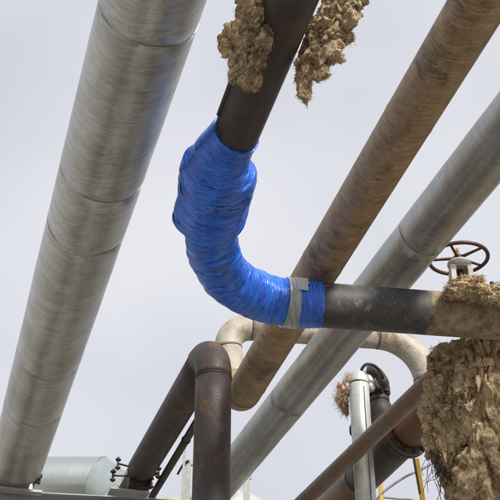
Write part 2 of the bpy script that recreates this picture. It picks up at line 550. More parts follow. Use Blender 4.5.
for P, d in ((a1[0], LEAN), (a1[-1], E_DIR), (a2[0], E_DIR), (a2[-1], UP)):
    mb = MB(); ring(mb, P, d, rc + .002, .014, 40); mb.build('weld_seam', M['weld'], rootC)

# grey clad run ----------------------------------------------------------
RG = Run(4.63, (410, 250), (257, 440))
rootG = thing('grey_clad_pipe', 'smooth grey galvanised clad pipe running diagonally behind the bare black horizontal pipe', 'pipe', RG.at_y(500))
lap_run(rootG, RG, .198, [60, 236, 398], M['clad_galv'], RG.at_y(60) - RG.d * 6.0, RG.at_y(500) + RG.d * 8)

# dark hoop ----------------------------------------------------------------
RH = Run(4.47, (205, 362), (141, 470))
KH = RH.at_y(346.5)
H_end = RH.at_y(469)
rootH = thing('dark_pipe_bend', 'dark oxide pipe that rises vertically in front and bends down and away to the clamp', 'pipe', (KH.x, KH.y, 0))
rh = .158
ah = arc_pts(KH, UP, RH.d, .32)
mb = MB(); L = mb.sweep(line_pts((KH.x, KH.y, -.1), ah[0]), rh, 48); mb.build('riser', M['hoop'], rootH)
mb = MB(); mb.sweep(ah, rh + .003, 48, v0=L); mb.build('elbow', M['hoop'], rootH)
mb = MB(); mb.sweep(line_pts(ah[-1], H_end), rh, 48); mb.build('pipe', M['hoop'], rootH)
mb = MB(); mb.sweep(line_pts(H_end - RH.d * .1, H_end + RH.d * 14), .125, 40); mb.build('core_pipe', M['black_iron'], rootH)
for P, d in ((ah[0], UP), (ah[-1], RH.d)):
    mb = MB(); ring(mb, P, d, rh + .003, .016, 48); mb.build('weld_seam', M['hoop'], rootH)

# small pipe beside it --------------------------------------------------------
RS = Run(4.36, (195, 425), (150, 500))
KS = RS.at_y(398)
rootS = thing('small_pipe', 'slim dark brown pipe slanting down between the dark bend and the guardrail', 'pipe', (KS.x, KS.y, 0))
as_ = arc_pts(KS, UP, RS.d, .1, 8)
mb = MB(); mb.sweep(line_pts((KS.x, KS.y, -.1), as_[0]) + as_[1:] + line_pts(as_[-1], KS + RS.d * 14)[1:], .041, 20); mb.build('pipe', M['dark_pipe'], rootS)
mb = MB(); ring(mb, RS.at_y(440), RS.d, .045, .02, 20); mb.build('coupling', M['dark_pipe'], rootS)

# ---------------------------------------------------------------- pipe with blue wrap
HB = 4.12
RB = Run(HB, (291.5, 0), (239, 130))
cl = [ath(*q, HB) for q in ((248, 108), (239, 129), (223, 152), (215, 186), (212, 215), (211.5, 243), (224, 273), (245, 290.5), (279, 301.5), (325, 305.3), (380, 309.3))]
path = spline(cl, 12)
# split the path at the wrap ends
def idx_near(y=None, x=None):
    best = None
    for i, P in enumerate(path):
        q = proj(P)
        e = abs(q[1] - y) if y is not None else abs(q[0] - x)
        if best is None or e < best[0]: best = (e, i)
    return best[1]
i0, i1 = idx_near(y=133), idx_near(x=319)
B_end = ath(600, 325.4, HB)
Bdir = (cl[-1] - cl[-2]); Bdir.z = 0; Bdir.normalize()
rootB = thing('dark_wrapped_pipe', 'dark pipe with elbow bound in blue film, coming from the top and turning right', 'pipe', path[i0])
mb = MB(); L = mb.sweep(line_pts(RB.at_y(0) - RB.d * 5, path[i0], .2) + path[i0 + 1:i0 + 6], .140, 56); mb.build('pipe', M['dark_pipe'], rootB)
mb = MB(); L = mb.sweep(path[i0:i1], .125, 48); mb.build('elbow', M['dark_pipe'], rootB)
hp = path[i1 - 4:] + line_pts(path[-1], path[-1] + Bdir * 4.0, .15)[1:]
# the black run: rust dust and wool residue towards the valve (a coating that ends in a ragged edge)
t = NT('black_run_coating')
u_, v_ = t.sepuv()
edge = t.math('ADD', v_, t.math('MULTIPLY', t.noise(t.pos(), 5, 6, .7), .30))
mask = t.ramp(t.math('MULTIPLY', edge, .5), [(.552, 0.0), (.572, 1.0)])
blot = t.noise(t.pos(), 3.2, 7, .7, .3); bl2 = t.noise(t.pos(), 11, 6, .72); fine = t.noise(t.pos(), 65, 4, .7)
base = t.mix(t.ramp(bl2, [(.35, 0.0), (.68, 1.0)]), (.040, .040, .043), (.085, .083, .082))
base = t.mix(t.ramp(blot, [(.53, 0.0), (.72, .8)]), base, (.10, .07, .05))
base = t.mix(t.ramp(t.noise(t.cyl(1.2, 9), 1, 6, .75), [(.56, 0.0), (.66, .75)]), base, (.25, .205, .14))
sand = t.mix(t.ramp(bl2, [(.4, 0.0), (.62, 1.0)]), (.34, .27, .17), (.17, .12, .075))
sand = t.mix(t.ramp(blot, [(.5, 0.0), (.66, .75)]), sand, (.42, .36, .25))
base = t.mix(mask, base, sand)
ro = t.mix(mask, t.ramp(bl2, [(.3, .42), (.7, .62)]), (.9, .9, .9))
nn = t.bump(bl2, .35, .008); nn = t.bump(fine, .4, .004, nn); nn = t.bump(mask, .6, .006, nn)
M['black_run'] = t.set(base, ro, 0.0, nn, spec=.45)
mb = MB(); mb.sweep(hp, .175, 64); mb.build('pipe', M['black_run'], rootB)

# the wrap: many turns of film, bulging over a flange
prof = [(0, .150), (.02, .154), (.06, .166), (.10, .184), (.125, .206), (.142, .236), (.20, .240), (.27, .238), (.315, .252), (.345, .258), (.357, .200), (.41, .180), (.56, .181), (.70, .186), (.85, .184), (1, .183)]
seg = []
src = path[i0:i1 + 1]
cum = [0]
for i in range(1, len(src)): cum.append(cum[-1] + (src[i] - src[i - 1]).length)
TOT = cum[-1]
NW = 420
j = 0
for k in range(NW + 1):
    s = TOT * k / NW
    while j < len(src) - 2 and cum[j + 1] < s: j += 1
    seg.append(src[j].lerp(src[j + 1], (s - cum[j]) / (cum[j + 1] - cum[j])))
def prad(i):
    x = i / NW
    for (a, ra), (b, rb) in zip(prof, prof[1:]):
        if x <= b:
            q = (x - a) / (b - a); q = q * q * (3 - 2 * q) if (rb - ra) > .02 else q
            return ra + (rb - ra) * q
    return prof[-1][1]
def wrapf(th, l, i):
    cx, sx = math.cos(th), math.sin(th)
    x = i / NW
    bul = 1.0 if .10 < x < .36 else .3
    v = l + .07 * cx + .05 * sx
    a = noise.fractal(Vector((cx * .7, sx * .7, v * 40)), 1.0, 2.0, 3) * .0040
    b = noise.fractal(Vector((cx * 1.0 + 5, sx * 1.0, (l - .06 * cx) * 12)), 1.0, 2.0, 3) * .008
    c = noise.noise(Vector((cx * 1.3 + 9, sx * 1.3, l * 4))) * .036 * bul
    e = min(1.0, x / .06)
    return (a + b * (.5 + bul * .6) + c) * e + .004 * (1 - e)
ptsr = [prad(i) for i in range(NW + 1)]
mb = MB(); mb.sweep(seg, ptsr, 120, rfun=wrapf)
# loose film edges: thin bands standing a few mm off
random.seed(5)
for k in range(26):
    i = random.randint(8, NW - 14); w = random.randint(2, 5)
    tl = random.uniform(-.12, .12); ph = random.uniform(0, 6.28)
    a0, a1_ = random.uniform(0, 6.28), random.uniform(1.2, 3.5)
    T = (seg[i + 3] - seg[i - 3]).normalized(); nr = (UP - T * T.dot(UP)).normalized(); bn = T.cross(nr)
    vs, fs, uvs = [], [], []; L_ = TOT * i / NW + .37
    for q in range(25):
        th = a0 + a1_ * q / 24
        off = tl * math.cos(th + ph) * ptsr[i]
        ii = max(0, min(NW, i + int(off / TOT * NW)))
        rr = prad(ii) + wrapf(th, TOT * ii / NW, ii) + .004
        e = math.sin(math.pi * q / 24)
        for sg in (-1, 1):
            vs.append(seg[ii] + (nr * math.cos(th) + bn * math.sin(th)) * (rr + (.004 * e if sg > 0 else -.003)) + T * sg * w * TOT / NW)
    for q in range(24): fs.append([2 * q, 2 * q + 1, 2 * q + 3, 2 * q + 2]); uvs.append([((a0 + a1_ * q / 24) / 6.2832, L_ * 1.0), ((a0 + a1_ * q / 24) / 6.2832, L_ + .02), ((a0 + a1_ * (q + 1) / 24) / 6.2832, L_ + .02), ((a0 + a1_ * (q + 1) / 24) / 6.2832, L_)])
    mb.add(vs, fs, uvs)
wrap = mb.build('blue_wrap', M['blue'], rootB)
# grey tape band and its loose pale patch
def near_seg(x):
    return min(range(NW + 1), key=lambda i: abs(proj(seg[i])[0] - x) if i > NW * .7 else 1e9)
ta, tb = near_seg(283), near_seg(298)
mb = MB()
mb.sweep(seg[ta:tb], [prad(i) + .007 for i in range(ta, tb)], 120, rfun=lambda th, l, i: .5 * wrapf(th, TOT * ta / NW + l, ta + i) + .005 + .003 * noise.noise(Vector((math.cos(th) * 2, math.sin(th) * 2, l * 20))))
mb.build('tape_band', M['tape'], rootB)
tc_ = near_seg(297)
T = (seg[tc_] - seg[tc_ - 8]).normalized(); nr = (UP - T * T.dot(UP)).normalized(); bn = T.cross(nr)
toc = (EYE - seg[tc_]).normalized()
thc = math.atan2(toc.dot(bn), toc.dot(nr))
sgn = -1 if True else 1
mb = MB(); vs = []; fs = []
for q in range(9):
    th = thc * (1 - (.26 + .06 * q))
    for w in range(5):
        P = seg[tc_] + T * (-.040 + .021 * w + .003 * q * (1 if w > 2 else 0) + .006 * math.sin(q * 2.3) * (w == 4))
        rr = prad(tc_) + .018 + .003 * math.sin(q * 1.7 + w)
        vs.append(P + (nr * math.cos(th) + bn * math.sin(th)) * rr)
for q in range(8):
    for w in range(4): fs.append([q * 5 + w, q * 5 + w + 1, q * 5 + w + 6, q * 5 + w + 5])
mb.add(vs, fs); mb.build('tape_patch', M['tape_pale'], rootB)
# tracer strip lying along the pipe
ta_, tb_ = at(240, 60, 5.95), at(213, 122, 6.32)
ta_.z = tb_.z = EYE.z + HB + .03
dB = RB.d; side = Vector((-dB.y, dB.x, 0)); 
Pp = RB.at_y(119)
if side.dot(at(213, 122, 6.3) - Pp) < 0: side = -side
mb = MB(); mb.sweep(line_pts(RB.at_y(0) + side * .150 + UP * .0, Pp + side * .150), .016, 14); mb.build('tracer_tube', M['dark_pipe'], rootB)

# --------------------------------------------------------------- wool
def lump(mb, c, sx, sy, sz, axes=None, seed=0, amp=.35, freq=2.2, sub=5, fold=None):
    import bmesh
    bm = bmesh.new(); bmesh.ops.create_icosphere(bm, subdivisions=sub, radius=1)
    X, Y, Z = axes if axes else (Vector((1, 0, 0)), Vector((0, 1, 0)), UP)
    so = Vector((seed * 3.7, seed * 1.3, seed * 7.1))
    mr = (sx * sy * sz) ** (1 / 3)
    out = []
    fz = fold if fold else (1, 1, 1)
    for v in bm.verts:
        q = v.co.copy()
        s = Vector((q.x * sx / mr * fz[0], q.y * sy / mr * fz[1], q.z * sz / mr * fz[2])) * freq * .6 + so
        w = Vector((noise.noise(s), noise.noise(s + Vector((9, 0, 0))), noise.noise(s + Vector((0, 9, 0)))))
        s2 = s + w * .9
        n1 = noise.noise(s2 * .8)
        rd = (1 - abs(noise.noise(s2 * 1.7)) * 2.2)
        rd2 = (1 - abs(noise.noise(s2 * 3.9)) * 2.2)
        n3 = noise.fractal(s2 * 7, 1.0, 2.0, 3)
        bl = min(.55, abs(noise.noise(s2 * 1.5 + w)) * 2.2 - .5)
        bl2 = abs(noise.noise(s2 * 3.6)) * 2.2 - .5
        k = 1 + amp * (n1 * 1.1 + bl * .65 + min(bl2, .45) * .16 + rd * .12 + rd2 * .05 + n3 * .07)
        q2 = q * k + w * amp * .35
        out.append(c + X * (q2.x * sx) + Y * (q2.y * sy) + Z * (q2.z * sz))
    mb.add(out, [[v.index for v in f.verts] for f in bm.faces])
    bm.free()

def flakes(mb, src_v, n, ctr, size, seed):
    '''small torn tufts lifting off a wool surface'''
    for k in range(n):
        P = Vector(src_v[random.randrange(len(src_v))]); o = (P - ctr(P)).normalized()
        r = Vector((random.gauss(0, 1), random.gauss(0, 1), random.gauss(0, 1.4)))
        z = (r - o * r.dot(o) * .7).normalized(); x = z.cross(o).normalized(); y = z.cross(x)
        q = size * random.uniform(.45, 1.3)
        lump(mb, P + o * q * .1, q * random.uniform(.5, .9), q * random.uniform(.22, .4), q * random.uniform(.8, 1.5), (x, y, z), seed + k, .5, 2.4, 4 if q > size * .8 else 3)

def fibre(mb, P, d, ln, r, curl=.5):
    """one thin fibre, a tapering three-sided thread"""
    d = Vector(d).normalized(); P = Vector(P)
    pts = [P]
    n = 6
    for i in range(n):
        d = (d + Vector((random.gauss(0, curl), random.gauss(0, curl), random.gauss(0, curl) - .08)) * .4).normalized()
        pts.append(pts[-1] + d * ln / n)
    mb.sweep(pts, [r * (1 - .75 * i / n) for i in range(n + 1)], 3, caps=False)

def mat_fibres(mb, n, ln, r, keep=None):
    '''short strands lying matted along the surface built so far'''
    V = np.array([tuple(q) for q in mb.v]); tri = np.array([f[:3] for f in mb.f if len(f) <= 4])
    nr = np.cross(V[tri[:, 1]] - V[tri[:, 0]], V[tri[:, 2]] - V[tri[:, 0]])
    acc = np.zeros_like(V)
    for k in range(3): np.add.at(acc, tri[:, k], nr)
    acc /= (np.linalg.norm(acc, axis=1, keepdims=True) + 1e-12)
    ids = [i for i in range(len(V)) if keep is None or keep(V[i])]
    for _ in range(n):
        i = random.choice(ids)
        P = Vector(V[i]); N = Vector(acc[i])
        g_ = Vector((0, 0, -1)) + Vector((noise.noise(P * 7), noise.noise(P * 7 + Vector((5, 0, 0))), noise.noise(P * 7 + Vector((0, 5, 0))))) * 3.0
        g_ += Vector((random.gauss(0, .35), random.gauss(0, .35), random.gauss(0, .35)))
        d = (g_ - N * g_.dot(N)).normalized()
        L_ = ln * random.uniform(.5, 1.5); m = 5; pts = [P - N * .002]
        for k in range(m):
            d = (d + N * (.16 if k < 2 else -.22) + Vector((random.gauss(0, .2), random.gauss(0, .2), random.gauss(0, .2)))).normalized()
            pts.append(pts[-1] + d * L_ / m)
        rr = r * random.uniform(.6, 1.4)
        mb.sweep(pts, [rr * .6, rr, rr, rr, rr * .8, rr * .3], 3, caps=False)

def fray(mb, count, ln, r, mbsrc_n0, mbsrc_n1, src, ctr, curl=.6):
    vs = src.v
    for _ in range(count):
        i = random.randrange(mbsrc_n0, mbsrc_n1)
        P = Vector(vs[i]); d = (P - ctr(P)).normalized()
        d = (d + Vector((random.gauss(0, .5), random.gauss(0, .5), random.gauss(0, .5)))).normalized()
        fibre(mb, P - d * .01, d, ln * random.uniform(.4, 1.6), r * random.uniform(.6, 1.3), curl)

random.seed(11)
# torn wool at the upper left of the wrapped pipe
def clump(name, label, blobs, z, seed, mat, nfib, fl):
    mb = MB()
    n = 0
    for (x, y, wx, hy, ang, dz) in blobs:
        k = (z + dz) / F_PX
        a = math.radians(ang)
        X0 = Vector((1, 0, 0)); Y0 = Vector((0, -SP, CP)); F0 = Vector((0, CP, SP))
        X = X0 * math.cos(a) + Y0 * math.sin(a); Z = -X0 * math.sin(a) + Y0 * math.cos(a)
        c = at(x, y, z + dz)
        lump(mb, c, wx * k, wx * k * .8, hy * k, (X, F0, Z), seed + n, .48, 2.0, 5, (1.2, 1.2, .75))
        n += 1
    nv = len(mb.v)
    src = MB(); src.v = list(mb.v)
    cc = [at(b[0], b[1], z + b[5]) for b in blobs]
    cf = lambda P: min(cc, key=lambda q: (q - P).length)
    flakes(mb, src.v, 14, cf, .026, seed * 50)
    nv = len(mb.v); src.v = list(mb.v)
    mat_fibres(mb, 4500, .020, .0009)
    fray(mb, nfib * 3, fl, .0010, 0, nv, src, cf, .9)
    o = mb.build(name, mat, None, origin=at(blobs[0][0], blobs[0][1], z))
    tag(o, label, 'insulation', 'torn wool hanging by the blue wrapped pipe')
    return o
clump('wool_clump', 'shaggy brown mineral wool hanging over the left edge of the dark pipe at the top',
      [(258, -12, 18, 20, 0, 0), (256, 10, 17, 17, -12, 0), (244, 24, 14, 17, -18, .02), (237, 44, 14, 18, -10, .0), (252, 34, 13, 18, 0, .06),
       (238, 64, 9, 18, -3, .0), (263, 42, 9, 15, -20, -.03), (256, 62, 8, 15, -12, -.02), (247, 78, 11, 11, 10, .0), (228, 45, 6, 10, 15, .0), (252, 82, 7, 9, 30, .04)],
      5.55, 3, M['wool_dark'], 420, .035)
clump('wool_clump', 'brown wool rag off the right side of the dark pipe, tapering to a point',
      [(346, -10, 20, 20, -20, 0), (341, 10, 18, 18, -25, 0), (327, 30, 18, 17, -30, .0), (315, 52, 15, 17, -30, .0), (330, 50, 15, 13, -35, .03),
       (305, 68, 10, 14, -15, .0), (305, 88, 6, 13, 4, .0), (341, 36, 9, 12, -30, .05), (354, 2, 11, 13, -30, 0), (318, 72, 9, 9, -30, 0)],
      5.75, 17, M['wool_dark'], 420, .035)
# the wool still bound round the pipe above
mb = MB()
for k in range(7):
    P = RB.at_y(0) - RB.d * (.55 + .28 * k)
    ax = (Vector((-dB.y, dB.x, 0)), dB, UP)
    lump(mb, P, .26, .24, .26, ax, 40 + k, .4, 2.4, 4)
tag(mb.build('wool_lagging', M['wool_dark'], None, origin=RB.at_y(0) - RB.d * .6), 'ragged brown wool lagging round the dark pipe above the two hanging clumps', 'insulation')

# ---------------------------------------------------------------- the wool covered riser at the right
zc = 8.62
Cc = at(471, 345, zc)
def on_b2(x):
    lo, hi = -3, 5
    for _ in range(40):
        m = (lo + hi) / 2
        if proj(path[-1] + Bdir * m)[0] < x: lo = m
        else: hi = m
    return path[-1] + Bdir * lo
PV = on_b2(468); PVT = PV.copy(); _q = at(476, 345, zc); PV = Vector((_q.x, _q.y, PV.z))
rootW = thing('lagged_riser', 'thick vertical pipe smothered in torn tan mineral wool, under the horizontal pipe at right', 'pipe', (PV.x, PV.y, 0))
mb = MB(); mb.sweep(line_pts((PV.x, PV.y, -.1), (PV.x, PV.y, PV.z - .1)), .15, 32); mb.build('riser', M['wool_dark'], rootW)
mb = MB()
hs = line_pts((PV.x + .01, PV.y, 2.6), (PV.x + .01, PV.y, PV.z + .02), .012)
NH = len(hs)
def colf(th, l, i):
    cx, sx = math.cos(th), math.sin(th)
    s = Vector((cx * 1.05, sx * 1.05, l * 2.9))
    w = Vector((noise.noise(s * 1.6), noise.noise(s * 1.6 + Vector((5, 0, 0))), noise.noise(s * 1.6 + Vector((0, 5, 0)))))
    s2 = s + w * .55
    a = noise.noise(s2 * .9) * .08
    b = (abs(noise.noise(s2 * 1.5)) * 2.4 - .6) * .085
    b2 = (abs(noise.noise(s2 * 3.7 + w * 1.5)) * 2.4 - .5) * .022 + noise.noise(s2 * 3.0) * .02
    c = noise.fractal(s2 * 9, 0.9, 2.0, 4) * .016
    cr = abs(noise.noise(Vector((cx * 2.1 + w.x * .6, sx * 2.1 + w.y * .6, l * .9 + 3))))
    deep = -max(0.0, .13 - cr) / .13 * .085
    return a * 1.2 + b + b2 + c + deep
mb.sweep(hs, [(.235 + .02 * math.sin(i * .02)) * min(1, .75 + .25 * (NH - 1 - i) / 12) for i in range(NH)], 220, rfun=colf)
Xr, Fr = Vector((1, 0, 0)), Vector((0, 1, 0))
def L3(x, y, wx, hz, ang=0, dz=-.22, seed=0, amp=.5, depth=.6, sub=5):
    k = (zc + dz) / F_PX
    a = math.radians(ang)
    X = Xr * math.cos(a) + UP * math.sin(a); Z = -Xr * math.sin(a) + UP * math.cos(a)
    lump(mb, at(x, y, zc + dz), wx * k, wx * k * depth, hz * k / CP * .9, (X, Fr, Z), seed, amp, 2.0, sub, (1.15, 1.15, .85))
n0 = 0
for q in [(438, 393, 14, 18, 10, -.12), (432, 416, 11, 13, 0, -.08), (438, 374, 12, 13, -10, -.1), (434, 443, 10, 8, -15, -.12), (452, 367, 18, 13, 0, -.12),
          (447, 430, 11, 26, -5, -.2), (463, 455, 15, 34, 5, -.24), (470, 400, 17, 30, 8, -.27), (484, 382, 15, 22, -8, -.27), (492, 412, 14, 26, 5, -.25),
          (480, 470, 12, 30, 0, -.25), (500, 450, 13, 28, 5, -.2), (455, 490, 9, 20, 0, -.2), (500, 364, 12, 11, 0, -.15), (448, 408, 10, 12, 20, -.25),
          (466, 380, 10, 16, -20, -.3), (488, 440, 10, 14, 15, -.3), (456, 440, 8, 18, -10, -.3), (499, 385, 10, 14, -10, -.27), (480, 364, 22, 11, 0, -.1),
          (432, 455, 5, 6, 0, -.1), (443, 468, 7, 16, 5, -.12), (493, 492, 12, 20, 0, -.26), (468, 428, 9, 14, -15, -.31), (512, 410, 14, 40, 0, -.1), (512, 480, 14, 40, 0, -.1), (450, 356, 15, 11, 0, -.06), (470, 355, 17, 11, 8, -.09), (493, 357, 18, 11, -5, -.08), (481, 352, 10, 8, 0, -.1), (458, 350, 9, 6, 0, -.06), (505, 352, 10, 8, 0, -.08), (440, 362, 9, 9, 0, .02), (458, 392, 9, 17, 15, -.3), (476, 412, 10, 15, -12, -.31), (444, 384, 9, 15, 20, -.22), (490, 468, 9, 18, 10, -.3), (461, 478, 9, 16, -10, -.27), (446, 432, 9, 12, 20, -.14)]:
    L3(*q, seed=60 + n0); n0 += 1
nv = len(mb.v); src = MB(); src.v = list(mb.v)
cfun = lambda P: Vector((PV.x, PV.y, P.z))
cand = [q for q in src.v if q[1] < PV.y + .05 and q[2] > 3.9]
flakes(mb, cand, 110, cfun, .045, 300)
nv = len(mb.v); src.v = list(mb.v)
mat_fibres(mb, 9000, .045, .0016, lambda q: q[1] < PV.y + .08 and q[2] > 3.7)
src.v = cand
fray(mb, 3500, .04, .0012, 0, len(cand), src, cfun, .9)
mb.build('wool_jacket', M['wool'], rootW)

# wool on top of the pipe, round the valve foot
mb = MB()
Wv = on_b2(463)
def L4(x, y, wx, hz, ang=0, dz=-.03, seed=0):
    k = (8.15 + dz) / F_PX; a = math.radians(ang)
    X = Xr * math.cos(a) + UP * math.sin(a); Z = -Xr * math.sin(a) + UP * math.cos(a)
    lump(mb, at(x, y, 8.12 + dz), wx * k, wx * k * .8, hz * k / CP, (X, Fr, Z), seed, .42, 2.3, 5, (.6, 1.2, 1.5))
for i, q in enumerate([(462, 285, 13, 5.5, 8, -.02), (459, 291, 13, 5, 0, -.1), (476, 281, 8, 3, 22, -.08), (478, 293, 14, 6, -8, -.12), (492, 293, 12, 6, -14, -.10),
                       (504, 295, 12, 7, -10, -.08), (487, 298, 9, 3.5, -20, -.15), (512, 298, 12, 7, 0, -.1), (452, 294, 9, 4, 10, -.08), (500, 302, 8, 3.5, -22, -.16)]):
    L4(*q, seed=130 + i)
nv = len(mb.v); src = MB(); src.v = list(mb.v)
mat_fibres(mb, 3000, .04, .0018)
fray(mb, 700, .03, .0009, 0, nv, src, lambda P: at(475, 297, 8.12), .7)
tag(mb.build('wool_wad', M['wool'], None, origin=at(470, 292, 8.1)), 'crumpled tan wool lying on top of the horizontal pipe round the valve foot', 'insulation')

# wires and torn mesh dangling by the riser
random.seed(21)
mb = MB()
for k in range(34):
    x0, y0 = random.uniform(430, 450), random.uniform(440, 470)
    P = at(x0, y0, zc - .16 + random.uniform(-.05, .05))
    pts = [P]
    d = Vector((random.uniform(-.5, .3), random.uniform(-.2, .2), -1)).normalized()
    for i in range(12):
        d = (d + Vector((random.gauss(0, .28), random.gauss(0, .2), random.gauss(-.08, .2)))).normalized()
        pts.append(pts[-1] + d * random.uniform(.02, .035))
    mb.sweep(pts, random.uniform(.0014, .003), 5, caps=False)
tag(mb.build('loose_wire', M['rubber'], None, origin=at(440, 455, zc - .16)), 'tangle of thin black wires dangling from the lower left of the wool jacket', 'wires')
mb = MB()
for i in range(9):       # scrap of chicken wire sticking out under the pipe
    P = at(431 + i * 1.6, 345 + random.uniform(-1, 2), zc - .05)
    pts = [P]; d = Vector((random.uniform(-.3, .1), 0, -1))
    for _ in range(7):
        d = (d + Vector((random.gauss(0, .35), 0, random.gauss(0, .1)))).normalized(); pts.append(pts[-1] + d * .025)
    mb.sweep(pts, .0018, 5, caps=False)
for j in range(5):
    P = at(428, 349 + j * 5, zc - .05); pts = [P]; d = Vector((1, 0, 0))
    for _ in range(8):
        d = (d + Vector((random.gauss(0, .1), 0, random.gauss(0, .4)))).normalized(); pts.append(pts[-1] + d * .02)
    mb.sweep(pts, .0018, 5, caps=False)
tag(mb.build('wire_netting', M['black_iron'], None, origin=at(436, 352, zc)), 'scrap of dark wire netting poking out between the horizontal pipe and the wool', 'netting')

# ---------------------------------------------------------------- valve with handwheel
_v = at(466, 316, 8.48); V0 = Vector((_v.x, _v.y, PV.z))
def hz_at(x, y, base):      # height where the vertical through base meets photo row y
    lo, hi = base.z - 2, base.z + 3
    for _ in range(40):
        m = (lo + hi) / 2
        if proj(Vector((base.x, base.y, m)))[1] > y: lo = m
        else: hi = m
    return lo
zw = hz_at(466, 258.6, V0)
rootV = thing('gate_valve', 'ivory valve yoke with red brown handwheel, standing on the wool-topped pipe', 'valve', (V0.x, V0.y, V0.z + .17))
mb = MB()
Rw = .242
circ = [Vector((V0.x + Rw * math.cos(a), V0.y + Rw * math.sin(a), zw)) for a in [2 * math.pi * i / 72 for i in range(73)]]
mb.sweep(circ, .0165, 12, caps=False)
wheel = mb.build('handwheel', M['wheel'], rootV)
for k in range(5):
    a = math.radians(100 + 72 * k)
    mb = MB()
    dd = Vector((math.cos(a), math.sin(a), 0))
    mb.sweep([Vector((V0.x, V0.y, zw + .004)) + dd * r for r in (.03, .09, .16, Rw)], [.016, .013, .0115, .011], 10)
    o = mb.build('spoke', M['wheel'], wheel)
mb = MB(); mb.sweep([Vector((V0.x, V0.y, zw + z)) for z in (-.035, -.03, .02, .024)], [.036, .04, .04, .034], 20); mb.build('hub', M['wheel'], wheel)
mb = MB(); mb.sweep([Vector((V0.x, V0.y, zw + z)) for z in (.02, .022, .05, .052)], [.022, .026, .024, .018], 6); mb.sweep([Vector((V0.x, V0.y, zw + z)) for z in (.05, .10, .105)], [.014, .014, .008], 12); mb.build('stem', M['rust_run'], rootV)
# yoke: ring on two legs with a window showing the spindle
zt = zw - .045
mb = MB()
mb.sweep([Vector((V0.x, V0.y, zt + q)) for q in (-.075, -.07, -.03, -.022, -.018, .0, .004)], [.082, .09, .092, .098, .10, .098, .08], 36)
mb.build('yoke_ring', M['yoke'], rootV)
mb = MB()
for s in (-1, 1):
    vs = []
    for zz, off, wd in ((zt - .06, .066, .046), (zt - .12, .070, .040), (zt - .19, .070, .040), (zt - .26, .062, .060), (zt - .33, .05, .08)):
        c = Vector((V0.x + s * off, V0.y, zz))
        vs += [c + Vector((-wd / 2, -.075, 0)), c + Vector((wd / 2, -.075, 0)), c + Vector((wd / 2 * .8, .075, 0)), c + Vector((-wd / 2 * .8, .075, 0))]
    fs = []
    for i in range(4):
        for k in range(4):
            fs.append([i * 4 + k, i * 4 + (k + 1) % 4, (i + 1) * 4 + (k + 1) % 4, (i + 1) * 4 + k])
    mb.add(vs, fs, smooth=False)
mb.build('yoke', M['yoke'], rootV)
mb = MB(); mb.sweep(line_pts((V0.x, V0.y, zt - .4), (V0.x, V0.y, zt - .05), .05), .026, 16)
mb.sweep([Vector((V0.x, V0.y, zt - q)) for q in (.20, .195, .165, .16)], [.03, .045, .045, .03], 6)
mb.build('spindle', M['black_iron'], rootV)
mb = MB(); mb.sweep([Vector((V0.x, V0.y, q)) for q in (V0.z + .1, zt - .36, zt - .34, zt - .30, zt - .295)], [.12, .12, .13, .13, .1], 36); mb.build('bonnet', M['yoke'], rootV)
# small plug at the right edge
Pl = on_b2(497); zz = hz_at(497, 287, Pl)
mb = MB()
mb.sweep([Vector((Pl.x, Pl.y, q)) for q in (Pl.z + .1, zz - .02, zz - .015, zz, zz + .002)], [.03, .03, .045, .045, .03], 16)
mb.sweep([Vector((Pl.x, Pl.y, zz + q)) for q in (0, .045, .048)], [.018, .018, .012], 6)
tag(mb.build('pipe_plug', M['black_iron'], None, origin=Pl + UP * .17), 'small dark threaded plug rising from the wool at the right edge', 'plug')

# ---------------------------------------------------------------- thin rusty pipe and flanged pipe, lower right
RT = Run(4.33, (440, 372), (310, 495))
rootT = thing('slim_rusty_pipe', 'slim brown rusty pipe slanting across the lower right, in front of the silver post pipe', 'pipe', RT.at_y(500))
mb = MB(); mb.sweep(line_pts(RT.at_y(345), RT.at_y(500) + RT.d * 9, .2), .088, 32); mb.build('pipe', M['thin_rust'], rootT)
mb = MB(); ring(mb, RT.at_y(452), RT.d, .089, .012, 32); mb.build('weld_seam', M['thin_rust'], rootT)

RF = Run(4.6, (409, 431), (354.5, 485))
FL = RF.at_y(433)
rootF = thing('flanged_pipe', 'thick pipe with a bolted flange, orange rust before it and black beyond', 'pipe', FL)
mb = MB(); mb.sweep(line_pts(RF.at_y(300) - RF.d * 4, FL - RF.d * .05), .198, 48); tag(mb.build('pipe', M['orange_rust'], rootF), 'orange rusted length of the flanged pipe')
mb = MB(); mb.sweep(line_pts(FL + RF.d * .05, RF.at_y(478)), .205, 48); tag(mb.build('pipe', M['black_iron'], rootF), 'black painted length of the flanged pipe')
mb = MB(); mb.sweep(line_pts(RF.at_y(478), RF.at_y(500) + RF.d * 8), .210, 48); tag(mb.build('pipe', M['thin_rust'], rootF), 'brown rusted far length of the flanged pipe')
bn = RF.d.cross(UP)
for s in (-1, 1):
    c = FL + RF.d * s * .032
    mb = MB(); mb.sweep([c - RF.d * .026, c - RF.d * .022, c + RF.d * .022, c + RF.d * .026], [.265, .27, .27, .265], 64)
    mb.build('flange', M['black_iron'] if s > 0 else M['weld'], rootF)
for k in range(14):
    a = 2 * math.pi * (k + .5) / 14
    c = FL + (UP * math.cos(a) + bn * math.sin(a)) * .236
    mb = MB(); mb.sweep([c - RF.d * .10, c + RF.d * .10], .012, 8)
    for s in (-1, 1): mb.sweep([c + RF.d * s * .060, c + RF.d * s * .088], .024, 6)
    mb.build('bolt', M['weld'], rootF)

